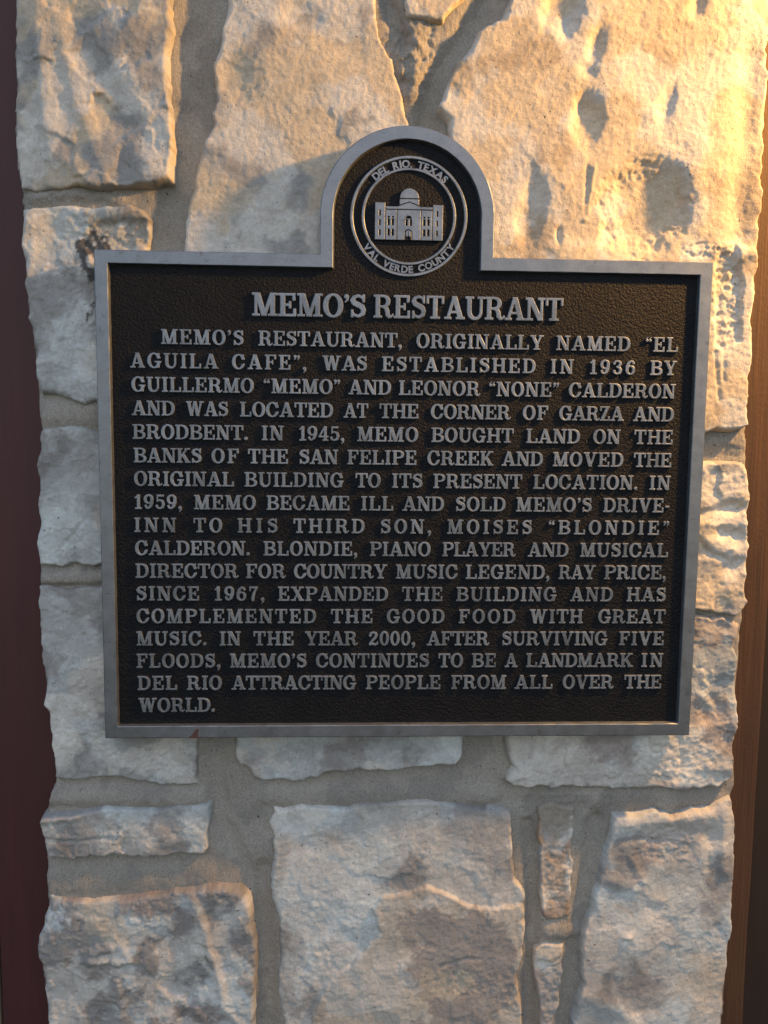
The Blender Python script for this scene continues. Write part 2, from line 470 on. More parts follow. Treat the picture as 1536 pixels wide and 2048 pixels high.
# right-hand stones below
S([(1360,925),(1414,923),(1450,921),(1490,924),(1500,940),(1503,962),(1501,985),(1503,1013),(1501,1046),(1497,1054),(1497,1081),(1502,1094),(1500,1122),(1495,1183),(1497,1198),(1502,1205),(1490,1218),(1482,1231),
   (1474,1235),(1454,1232),(1414,1225),(1360,1222)], 15, 61, edge=6, facet=2.2, fcell=0.025, macro=1.5, mid=1.0, fine=0.7,
  feats=[('b', 1472,1016,28,14,8,-5,3), ('l', [(1400,1030),(1440,1020),(1470,1010)], 9, -3, 2), ('b', 1448,1065,24,16,-15,-5,3), ('b', 1480,1072,16,20,0,-5,3), ('b', 1465,1132,32,22,0,-5,3), ('b', 1420,1085,22,16,-20,4,2),
         ('b', 1435,1050,40,14,10,2.5,2), ('l', [(1395,1080),(1425,1110),(1450,1118)], 8, -3.0, 2)],
  tint=((PALE,.5),(CREAM,.3),(GREY,.2)))
S([(1350,1229),(1393,1230),(1424,1234),(1452,1239),(1475,1244),(1485,1250),(1482,1267),(1475,1285),(1471,1295),(1477,1310),(1476,1361),(1478,1411),(1475,1462),(1472,1488),(1470,1530),(1466,1558),(1438,1575),(1388,1580),
   (1318,1582),(1233,1582),(1168,1580),(1118,1577),(1068,1580),(1028,1575),(1010,1560),(1024,1537),(1010,1500),(1012,1420),(1350,1400)], 14, 73, edge=6, facet=2.0, fcell=0.03, macro=1.4, mid=0.8, fine=0.6, layers=1.6,
  feats=[('b', 1445,1378,34,24,12,-4.5,3), ('b', 1425,1420,26,30,-40,-6,4), ('b', 1415,1405,40,9,-45,3.0,2), ('b', 1436,1250,40,14,-10,-3,3), ('b', 1440,1510,40,30,0,3.5,2), ('l', [(1340,1585),(1400,1530),(1470,1540)], 14, 2.5, 2),
         ('l', [(1255,1560),(1256,1500),(1245,1470)], 6, -1.6, 2), ('r', 1360,1540,60,30,2.5,8), ('r', 1300,1498,50,14,2.0,6)],
  tint=((PALE,.5),(BLUE,.25),(MAUVE,.2)),
  patches=[([(1160,1480),(1260,1480),(1255,1560),(1190,1530)], MAUVE*1.15, .6, 3), ([(1040,1500),(1160,1480),(1240,1575),(1020,1575)], PALE*1.02, .7, 4)])
# stones under the plaque
S([(466,1420),(470,1480),(470,1520),(495,1542),(505,1557),(530,1564),(565,1562),(590,1565),(630,1557),(650,1547),(690,1547),(720,1542),(765,1543),(818,1540),(868,1535),(913,1532),(925,1515),(928,1480),(928,1420)],
  13, 83, edge=5, macro=0.8, mid=0.6, layers=1.2, tint=((PALE,.7),(BLUE,.4),(GREY,.08)))
# left column
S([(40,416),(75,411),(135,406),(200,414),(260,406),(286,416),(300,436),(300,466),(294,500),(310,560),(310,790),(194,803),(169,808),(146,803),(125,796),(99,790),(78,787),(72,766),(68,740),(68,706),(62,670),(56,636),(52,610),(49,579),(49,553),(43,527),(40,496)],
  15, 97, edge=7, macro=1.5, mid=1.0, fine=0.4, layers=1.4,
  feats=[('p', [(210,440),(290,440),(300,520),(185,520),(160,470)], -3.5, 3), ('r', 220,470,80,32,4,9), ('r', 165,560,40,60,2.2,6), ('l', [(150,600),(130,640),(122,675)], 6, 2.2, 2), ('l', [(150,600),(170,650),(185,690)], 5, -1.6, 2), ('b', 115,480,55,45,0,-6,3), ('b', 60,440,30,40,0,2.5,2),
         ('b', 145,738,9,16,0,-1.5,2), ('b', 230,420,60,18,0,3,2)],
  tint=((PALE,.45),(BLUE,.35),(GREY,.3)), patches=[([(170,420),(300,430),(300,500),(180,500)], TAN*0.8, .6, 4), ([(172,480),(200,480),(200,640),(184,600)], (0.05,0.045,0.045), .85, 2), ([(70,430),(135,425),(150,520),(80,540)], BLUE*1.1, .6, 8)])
S([(78,860),(91,855),(115,852),(141,850),(161,850),(193,862),(300,860),(300,1135),(202,1133),(143,1131),(130,1136),(107,1133),(76,1133),(75,1117),(70,1084),(78,1045),(72,1009),(78,980),(75,962),(68,933),(74,902),(76,878)],
  12, 103, edge=5, macro=1.0, mid=0.6, fine=0.3, layers=1.5,
  feats=[('l', [(115,1105),(150,1065),(175,1035),(200,1050)], 3, -1.2, 2), ('l', [(150,1068),(170,1095),(200,1108)], 3, -1.0, 2)],
  tint=((PALE,.75),(BLUE,.35),(GREY,.12)), patches=[([(150,880),(195,905),(195,970),(155,955),(143,915)], GREY*0.98, .75, 2)])
S([(76,1174),(114,1174),(137,1175),(182,1172),(202,1175),(290,1175),(300,1420),(397,1420),(397,1495),(398,1572),(350,1575),(280,1565),(225,1556),(150,1562),(105,1560),(104,1530),(102,1480),(98,1455),(94,1436),(85,1410),(91,1364),(85,1325),(80,1286),(78,1240),(76,1208)],
  12, 113, edge=5, macro=1.1, mid=0.8, fine=0.4, layers=1.5,
  feats=[('r', 300,1525,100,36,2.6,7), ('r', 200,1480,14,60,2.2,6)],
  tint=((PALE,.4),(BLUE,.35),(GREY,.4)), patches=[([(80,1200),(190,1190),(195,1310),(90,1320)], GREY*1.1, .55, 6), ([(210,1495),(395,1490),(395,1560),(220,1550)], PALE*1.05, .6, 5)])
S([(82,1635),(110,1630),(145,1627),(210,1616),(260,1619),(320,1620),(360,1610),(422,1607),(422,1645),(415,1670),(415,1700),(407,1710),(350,1712),(300,1717),(250,1715),(175,1720),(95,1722),(87,1700),(82,1670),(80,1648)],
  14, 127, edge=5, macro=1.3, mid=1.1, fine=0.5, layers=1.2,
  feats=[('l', [(85,1680),(150,1684),(215,1675)], 4, -1.6, 2), ('b', 300,1690,40,30,20,3.0,2), ('r', 240,1670,24,50,3.0,7), ('b', 250,1690,10,20,0,-3,3), ('l', [(82,1640),(150,1632)], 8, 2.5, 2)],
  tint=((PALE,.55),(GREY,.3),(BLUE,.2)))
S([(92,1800),(130,1805),(180,1807),(240,1800),(300,1792),(350,1785),(425,1775),(480,1777),(500,1795),(507,1830),(510,1880),(515,1930),(511,1980),(510,2048),(515,2160),(92,2160),(92,2048),(82,1970),(75,1920),(72,1880),(90,1825)],
  17, 131, edge=7, facet=1.8, fcell=0.045, macro=1.6, mid=0.8, fine=0.45, layers=2.4,
  feats=[('t', 300,1930,2.0,0), ('l', [(385,1800),(410,1860),(420,1900),(440,1960),(450,2010),(490,2060)], 10, 3.4, 2), ('b', 440,1830,34,26,10,-3.5,3), ('b', 340,1860,60,70,0,-2.5,3), ('l', [(180,1910),(240,1890),(260,1920),(180,1925)], 9, 2.2, 2),
         ('b', 360,1990,60,50,0,-2.0,2), ('l', [(330,1990),(410,2030),(420,2060)], 9, 2.5, 2), ('b', 445,1920,18,24,0,-2.2,3), ('l', [(230,1960),(245,2000),(240,2035)], 8, 2, 2), ('p', [(60,1790),(135,1800),(130,1840),(90,1880),(60,1890)], -3, 5)],
  tint=((GREY*.82,.5),(BLUE,.3),(MAUVE*.82,.35),(PALE,.25)),
  patches=[([(80,1800),(135,1800),(130,1830),(75,1885)], BLUE*1.15, .8, 3), ([(85,1940),(145,1940),(140,2050),(90,2050)], PALE, .6, 6), ([(330,2010),(420,2040),(420,2100),(330,2070)], PALE, .7, 3),
           ([(185,1905),(250,1880),(265,1915),(190,1925)], PALE, .7, 3), ([(395,1880),(420,1890),(445,1980),(460,2030),(430,1980)], PALE, .7, 2), ([(190,1810),(240,1815),(235,1860),(205,1870)], CREAM, .6, 4)])
# lower middle block with a broken upper layer
S([(545,1620),(570,1615),(650,1617),(700,1615),(768,1605),(843,1602),(908,1607),(968,1615),(1008,1615),(1023,1625),(1025,1670),(1030,1730),(1035,1765),(1053,1785),(1053,1830),(1048,1880),(1040,1920),(1035,1955),(1043,2005),(1045,2048),(1050,2160),
   (565,2160),(565,2048),(555,1990),(555,1930),(557,1890),(557,1845),(545,1810),(540,1780),(547,1710),(540,1655)], 13, 149, edge=6, macro=1.0, mid=0.55, fine=0.4, layers=0.8,
  feats=[('p', [(735,1890),(760,1860),(745,1815),(770,1790),(820,1785),(850,1770),(890,1782),(935,1808),(980,1815),(1060,1800),(1060,2180),(620,2180),(625,2030),(660,1960),(700,1930)], 4.0, 1.0), ('t', 800,1850,1.2,0),
         ('b', 705,1965,16,18,0,-1.4,2.5), ('r', 640,1950,50,60,1.6,8), ('r', 930,1960,90,36,2.2,8), ('r', 1015,1990,30,40,2.6,8), ('l', [(880,1930),(930,1910),(960,1912)], 4, -1.4, 2)],
  tint=((BLUE,.4),(PALE,.45),(GREY,.12)),
  patches=[([(735,1890),(760,1860),(745,1815),(770,1790),(820,1785),(850,1770),(890,1782),(935,1808),(980,1815),(1060,1800),(1060,2180),(620,2180),(625,2030),(660,1960),(700,1930)], TAN*1.12, .55, 1, 0.004), ([(830,1830),(950,1830),(1030,1850),(1020,2000),(880,2160),(800,2160),(850,2010),(815,1930)], MAUVE*.8, .8, 2, 0.06), ([(570,1640),(720,1700),(740,1880),(600,2000),(555,1900)], BLUE*1.22, .65, 8), ([(700,1620),(1020,1630),(1025,1760),(900,1720)], GREY*1.15, .5, 8),
           ([(830,1940),(950,1920),(950,1980),(850,1990)], CREAM*.9, .7, 3), ([(640,1930),(820,1890),(815,2000),(650,2060)], PALE*.95, .65, 4), ([(850,1775),(930,1800),(860,1825),(820,1800)], PALE, .7, 2),
           ([(555,1880),(610,1930),(600,1990),(560,1980)], GREY, .5, 4), ([(920,1640),(1015,1645),(1020,1690),(940,1690)], GREY*.95, .6, 3)])
# two small stones in the joint
S([(1076,1612),(1100,1603),(1153,1618),(1148,1650),(1145,1710),(1146,1780),(1139,1836),(1094,1845),(1083,1830),(1078,1780),(1077,1700),(1073,1650)], 8, 163, edge=5, macro=1.2, mid=1.6, fine=0.7,
  feats=[('t', 1110,1720,-2.5,0), ('l', [(1078,1650),(1080,1780),(1086,1830)], 6, 2.5, 2), ('r', 1115,1740,30,90,3.0,8)], tint=((GREY,.6),(RUST,.15),(PALE,.3),(MAUVE,.3)), patches=[([(1105,1710),(1150,1690),(1145,1835),(1100,1840)], RUST, .6, 5), ([(1073,1590),(1160,1590),(1150,1660),(1075,1665)], (0.34,0.31,0.26), .9, 4, 0.02)])
S([(1083,1888),(1130,1887),(1130,1910),(1126,1960),(1120,2010),(1108,2048),(1090,2160),(1075,2160),(1078,2048),(1078,2005),(1068,1955),(1068,1905)], 9, 171, edge=5, macro=1.2, mid=1.6, fine=0.6, feats=[('r', 1100,1980,30,80,2.5,8)],
  tint=((MAUVE,.35),(PALE,.4),(GREY,.3)), patches=[([(1080,1880),(1135,1880),(1130,1912),(1080,1912)], CREAM, .7, 3)])
# lower right block
S([(1226,1632),(1248,1630),(1318,1625),(1368,1625),(1418,1617),(1452,1601),(1466,1596),(1473,1630),(1473,1750),(1468,1810),(1465,1880),(1454,1970),(1446,2048),(1440,2160),(1140,2160),(1146,2048),(1153,2020),(1165,1970),(1163,1910),(1165,1870),(1178,1830),(1195,1780),(1203,1730),(1222,1670)],
  14, 181, edge=6, macro=1.0, mid=0.55, fine=0.4, layers=0.8,
  feats=[('l', [(1255,1648),(1320,1640),(1420,1632)], 16, 3.2, 2), ('b', 1340,1690,60,40,0,-2.2,3), ('r', 1340,1690,62,50,3.0,7), ('b', 1420,1675,24,22,0,-3.0,3), ('l', [(1450,1620),(1445,1690),(1448,1740)], 14, 3.0, 2), ('l', [(1225,1760),(1280,1780),(1320,1800)], 16, 2.4, 2),
         ('l', [(1265,1720),(1285,1760)], 9, 2.0, 2), ('b', 1255,1874,10,8,30,3.2,2), ('b', 1252,1882,6,6,0,-3,2), ('r', 1430,1900,40,60,1.6,10), ('l', [(1165,1990),(1240,2020),(1270,2060)], 20, 2.6, 2), ('l', [(1200,1740),(1175,1850),(1166,1900)], 5, 1.5, 2)],
  tint=((BLUE,.45),(PALE,.5),(GREY,.15)), patches=[([(1290,1660),(1400,1655),(1395,1720),(1300,1725)], MAUVE*1.35, .6, 4), ([(1350,1940),(1450,1900),(1440,2060),(1360,2060)], CREAM*.85, .5, 8)])

# the mortar bed behind and between the stones
def mort(pts, H0, seed, **k): return height_piece('mortar', pts, pillar, M_MORTAR, H0, seed, **k)
MC = np.array([0.345, 0.325, 0.285]); MC2 = np.array([0.30, 0.285, 0.255])
mort([(30,-130),(30,300),(42,400),(52,560),(78,800),(82,860),(80,1150),(84,1300),(110,1560),(88,1640),(94,1725),(95,1800),(100,2170),(1436,2170),(1466,1790),(1464,1590),(1470,1570),(1466,1480),(1485,1235),(1494,915),(1493,860),(1505,500),(1520,300),(1530,-130)],
     4.5, 211, pitch=0.0018, edge=4, ragged=0.6, macro=2.4, mid=0.9, fine=0.55, edge_h=0.0, back_h=-0.20, facet=0, stretch=(1, 0.4),
     feats=[('b', 1288,418,150,150,0,-14,6), ('l', [(1000,-60),(985,0),(905,115),(862,200),(850,280)], 26, -9, 3), ('l', [(772,-60),(778,0),(800,90)], 14, -7, 3), ('l', [(1055,1650),(1068,1800),(1058,1950),(1062,2170)], 16, -6, 3), ('l', [(1190,1640),(1165,1800),(1145,1900),(1130,2060),(1120,2170)], 20, -6, 3), ('l', [(525,1740),(535,1900),(540,2170)], 20, -6, 3), ('l', [(430,1490),(440,1640),(500,1760)], 22, -4, 3), ('l', [(400,-60),(395,0),(390,200),(365,350),(335,470)], 34, -6, 3), ('l', [(830,60),(832,100),(826,190)], 20, 6.5, 2), ('l', [(785,30),(805,150)], 12, 4, 2), ('r', 820,120,60,90,6,9), ('l', [(70,395),(150,390),(240,398)], 14, 5.5, 2), ('r', 150,392,110,16,3.5,7),
            ('l', [(70,828),(200,830)], 26, 5.0, 3), ('l', [(70,1153),(200,1153)], 16, 7.0, 4), ('l', [(100,1590),(280,1592),(400,1592)], 22, 6.5, 3), ('b', 460,1640,40,90,0,-2.0,2), ('l', [(110,1760),(400,1750)], 34, 3.0, 3), ('l', [(540,1590),(980,1588)], 22, 3.5, 3), ('l', [(440,1480),(440,1600)], 18, -1, 2),
            ('l', [(1405,885),(1500,885)], 20, 2.0, 3), ('r', 1450,905,50,16,2.5,7), ('l', [(1100,1595),(1440,1600)], 18, 3.0, 3), ('l', [(965,1480),(970,1580)], 30, 3, 3), ('l', [(1100,1862),(1150,1862)], 18, 4, 3), ('r', 1180,1600,200,14,1.5,8)],
     tint=((MC,.6),(MC2,.3),(MC*1.12,.2)))

# ------------------------------------------------------------------ boards either side of the pillar
def board(name, x0, x1, z0, z1, yf, yb, mat, label, cat, seed, bev=0.003, cup=0.0006):
    zs = np.linspace(z0, z1, 90)
    wob = fbm(np.zeros(90) + seed, zs, 0.12, seed, 3) * 0.0012
    prof = [(0, yb), (0, yf + bev), (bev * .3, yf + bev * .3), (bev, yf)] + [(t, yf) for t in ()]
    V = []; Fc = []
    w = x1 - x0
    ring = [(0, yb), (0, yf + bev), (bev * .3, yf + bev * .3), (bev, yf), (w / 2, yf + cup), (w - bev, yf), (w - bev * .3, yf + bev * .3), (w, yf + bev), (w, yb)]
    n = len(ring)
    for i, z in enumerate(zs):
        for (rx, ry) in ring: V.append((x0 + rx + wob[i], ry, z))
    for i in range(len(zs) - 1):
        for j in range(n):
            a = i * n + j; b = i * n + (j + 1) % n
            Fc.append((a, b, b + n, a + n))
    Fc.append(tuple(range(n))[::-1]); Fc.append(tuple((len(zs) - 1) * n + j for j in range(n)))
    o = link_mesh(name, V, Fc, mat, origin=((x0 + x1) / 2, yb, z0))
    return tag(o, label, cat)

zt = back(768, -170, 0)[1]; zb = back(768, 2230, 0)[1]
YB = 0.045
xl = back(40, 1024, YB)[0]; xtan = back(3.0, 2000, YB)[0]
board('painted_board', xtan, back(120, 1024, YB)[0] + 0.03, zb, zt, YB, YB + 0.03, M_MAROON, 'dark maroon painted board behind the left edge of the stone pillar', 'board', 5)
board('tan_board', xtan - 0.12, xtan - 0.003, zb, zt, YB + 0.004, YB + 0.03, M_TAN, 'tan wooden strip beyond the maroon board', 'board', 9)
xp0 = back(1440, 1900, YB)[0] - 0.03; xp1 = back(1500, 1830, YB)[0]
board('wooden_post', xp0, xp1, zb, zt, YB, YB + 0.09, M_BROWN, 'weathered brown wooden post beside the right edge of the stone pillar', 'post', 13, bev=0.004)
board('dark_board', xp1 + 0.014, xp1 + 0.16, zb, zt, YB + 0.045, YB + 0.08, M_DARK, 'dark brown board set back beyond the brown wooden post', 'board', 17)
board('added_gap_backing', xp1 - 0.03, xp1 + 0.20, zb, zt, YB + 0.093, YB + 0.11, M_DARK, 'nearly black backing added for the unlit opening behind the brown post', 'board', 21)  # added sheet; its near-black colour stands for the unlit opening

# ------------------------------------------------------------------ the plaque
PL_BACK = -0.0205
plaque = bpy.data.objects.new('cast_metal_plaque', None); sc.collection.objects.link(plaque)
plaque.location = (0, PL_BACK, -PLH)
tag(plaque, "cast metal historical plaque with black field, grey rim and raised lettering", 'plaque')
YF = -FRONT; RECESS = 0.0046; YP = YF + RECESS

def outline(off, narc=64):
    """plaque outline inset by off (metres)"""
    hw, hh = PLW - off, PLH - off
    cw = CRR - off
    cx, cz = CRC
    pts = [(-hw, hh), (-hw, -hh), (hw, -hh), (hw, hh), (cx + cw, hh)]
    for i in range(narc + 1):
        a = math.pi * i / narc
        pts.append((cx + cw * math.cos(a), cz + cw * math.sin(a)))
    pts.append((cx - cw, hh))
    # subdivide the straight runs and let the casting wander a little
    hw0, hh0 = PLW, PLH
    ref = [(-hw0, hh0), (-hw0, -hh0), (hw0, -hh0), (hw0, hh0), (cx + CRR, hh0)]
    out = []
    for i in range(len(pts)):
        a = np.array(pts[i]); b = np.array(pts[(i + 1) % len(pts)])
        m = {0: 80, 1: 100, 2: 80, 3: 36, 4: 8}.get(i, 1)
        if i == len(pts) - 1: m = 36
        elif i == len(pts) - 2: m = 8
        for j in range(m): out.append(a + (b - a) * j / m)
    out = np.array(out)
    out = out + 0.00045 * np.c_[fbm(out[:, 0], out[:, 1], 0.016, 801 + int(off * 1e5), 4, .6), fbm(out[:, 0], out[:, 1], 0.016, 805 + int(off * 1e5), 4, .6)]
    return [tuple(p) for p in out[::-1]]

RIMW = 0.0128
loops = [(0, PL_BACK), (0, YF + 0.0009), (0.0003, YF + 0.0003), (0.0009, YF), (RIMW - 0.0008, YF), (RIMW - 0.0002, YF + 0.0004), (RIMW, YF + 0.0010), (RIMW + 0.0012, YP + 0.0012)]
V = []; Fc = []
for off, y in loops: V += [(x, y, z) for x, z in outline(off)]
n = len(outline(0))
for k in range(len(loops) - 1):
    for j in range(n):
        a = k * n + j; b = k * n + (j + 1) % n
        Fc.append((a, b, b + n, a + n))
link_mesh('rim', V, Fc, M_RIM, plaque)
# back plate with the black pebbled field
V = [(x, YP, z) for x, z in outline(RIMW - 0.001)] + [(x, PL_BACK + 0.002, z) for x, z in outline(RIMW - 0.001)]
Fc = [tuple(range(n))[::-1], tuple(range(n, 2 * n))]
Fc += [(j, (j + 1) % n, (j + 1) % n + n, j + n) for j in range(n)]
link_mesh('field', V, Fc, M_BLACK, plaque)

# ---- shapes drawn as masks, traced to outlines, then raised with a small draft
class Mask:
    def __init__(s, w, h=1.0, step=1 / 84, lo=-0.24, pad=0.06):
        s.step = step; s.x0 = -pad; s.y0 = lo
        nx = int((w + 2 * pad) / step) + 2; ny = int((h - lo + pad) / step) + 2
        ss = 3
        xs = s.x0 + (np.arange(nx * ss) + 0.5 - ss / 2) * step / ss
        ys = s.y0 + (np.arange(ny * ss) + 0.5 - ss / 2) * step / ss
        s.X, s.Y = np.meshgrid(xs, ys); s.m = np.zeros(s.X.shape, bool); s.ss = ss; s.nx = nx; s.ny = ny
    def R(s, x0, y0, x1, y1): return (s.X >= x0) & (s.X <= x1) & (s.Y >= y0) & (s.Y <= y1)
    def E(s, cx, cy, rx, ry, p=2.0): return np.abs((s.X - cx) / rx) ** p + np.abs((s.Y - cy) / ry) ** p <= 1
    def D(s, xb, y0, xt, y1, w):           # diagonal bar, centre xb at y0 to xt at y1, horizontal width w
        t = (s.Y - y0) / (y1 - y0); c = xb + (xt - xb) * t
        return (np.abs(s.X - c) <= w / 2) & (s.Y >= min(y0, y1)) & (s.Y <= max(y0, y1))
    def P(s, pts, ws):                     # thick polyline with varying half width
        out = np.zeros(s.X.shape, bool)
        for i in range(len(pts) - 1):
            ax, ay = pts[i]; bx, by = pts[i + 1]; ex, ey = bx - ax, by - ay
            t = np.clip(((s.X - ax) * ex + (s.Y - ay) * ey) / (ex * ex + ey * ey + 1e-12), 0, 1)
            d = np.hypot(s.X - ax - t * ex, s.Y - ay - t * ey)
            out |= d <= ws[i] + (ws[i + 1] - ws[i]) * t
        return out
    def add(s, *a):
        for k in a: s.m |= k
    def sub(s, *a):
        for k in a: s.m &= ~k
    def field(s, blur=1):
        f = s.m.reshape(s.ny, s.ss, s.nx, s.ss).mean((1, 3))
        f[0] = f[-1] = 0; f[:, 0] = f[:, -1] = 0
        for _ in range(blur):
            g = f.copy(); g[1:-1] = (f[:-2] + 2 * f[1:-1] + f[2:]) / 4
            f = g.copy(); f[:, 1:-1] = (g[:, :-2] + 2 * g[:, 1:-1] + g[:, 2:]) / 4
        return f

def contours(f, x0, y0, step, tol):
    ny, nx = f.shape
    seg = {}
    c = (f > 0.5)
    ys, xs = np.nonzero((c[:-1, :-1] != c[1:, :-1]) | (c[:-1, :-1] != c[:-1, 1:]) | (c[:-1, :-1] != c[1:, 1:]))
    def pt(e):
        k, j, i = e
        if k == 0: t = (0.5 - f[j, i]) / (f[j, i + 1] - f[j, i]); return (x0 + (i + t) * step, y0 + j * step)
        t = (0.5 - f[j, i]) / (f[j + 1, i] - f[j, i]); return (x0 + i * step, y0 + (j + t) * step)
    for j, i in zip(ys, xs):
        b = [c[j, i], c[j, i + 1], c[j + 1, i + 1], c[j + 1, i]]
        e = [(0, j, i), (1, j, i + 1), (0, j + 1, i), (1, j, i)]
        code = sum(1 << k for k in range(4) if b[k])
        tab = {1: [(0, 3)], 2: [(1, 0)], 3: [(1, 3)], 4: [(2, 1)], 5: [(0, 3), (2, 1)], 6: [(2, 0)], 7: [(2, 3)], 8: [(3, 2)], 9: [(0, 2)], 10: [(1, 0), (3, 2)], 11: [(1, 2)], 12: [(3, 1)], 13: [(0, 1)], 14: [(3, 0)]}
        for a, d in tab.get(code, []): seg[e[a]] = e[d]
    out = []
    while seg:
        st = next(iter(seg)); cur = st; loop = []
        while cur in seg:
            loop.append(pt(cur)); cur = seg.pop(cur)
        if len(loop) > 5: out.append(simplify(np.array(loop), tol))
    return out

def simplify(p, tol):
    k = int(np.argmax(np.hypot(*(p - p[0]).T)))
    def dp(a):
        if len(a) < 3: return [a[0]]
        d = a[-1] - a[0]; L = np.hypot(*d) + 1e-12
        dist = np.abs(d[0] * (a[:, 1] - a[0, 1]) - d[1] * (a[:, 0] - a[0, 0])) / L
        m = int(np.argmax(dist))
        if dist[m] < tol: return [a[0]]
        return dp(a[:m + 1]) + dp(a[m:])
    return np.array(dp(p[:k + 1]) + dp(np.vstack([p[k:], p[:1]])))

def raised(loops_, depth, bevel, res=1, grow=None):
    """outlines -> solid with rounded upper edge (Blender fills holes by even-odd)"""
    cu = bpy.data.curves.new('tmp', 'CURVE'); cu.dimensions = '2D'; cu.fill_mode = 'BOTH'
    cu.extrude = depth - bevel; cu.bevel_depth = bevel; cu.bevel_resolution = res; cu.offset = -bevel * (1.0 if grow is None else grow)
    for lp in loops_:
        sp = cu.splines.new('POLY'); sp.points.add(len(lp) - 1)
        sp.points.foreach_set('co', np.c_[lp, np.zeros(len(lp)), np.ones(len(lp))].astype(np.float32).ravel())
        sp.use_cyclic_u = True
    return cu

def eval_curves(curves):
    obs = []
    for cu in curves:
        o = bpy.data.objects.new('tmp', cu); sc.collection.objects.link(o); obs.append(o)
    dg = bpy.context.evaluated_depsgraph_get(); dg.update()
    res = []
    for o in obs:
        me = bpy.data.meshes.new_from_object(o.evaluated_get(dg))
        v = np.zeros(len(me.vertices) * 3); me.vertices.foreach_get('co', v)
        res.append((v.reshape(-1, 3), [tuple(p.vertices) for p in me.polygons]))
        bpy.data.meshes.remove(me)
    for o in obs:
        cu = o.data; bpy.data.objects.remove(o); bpy.data.curves.remove(cu)
    return res

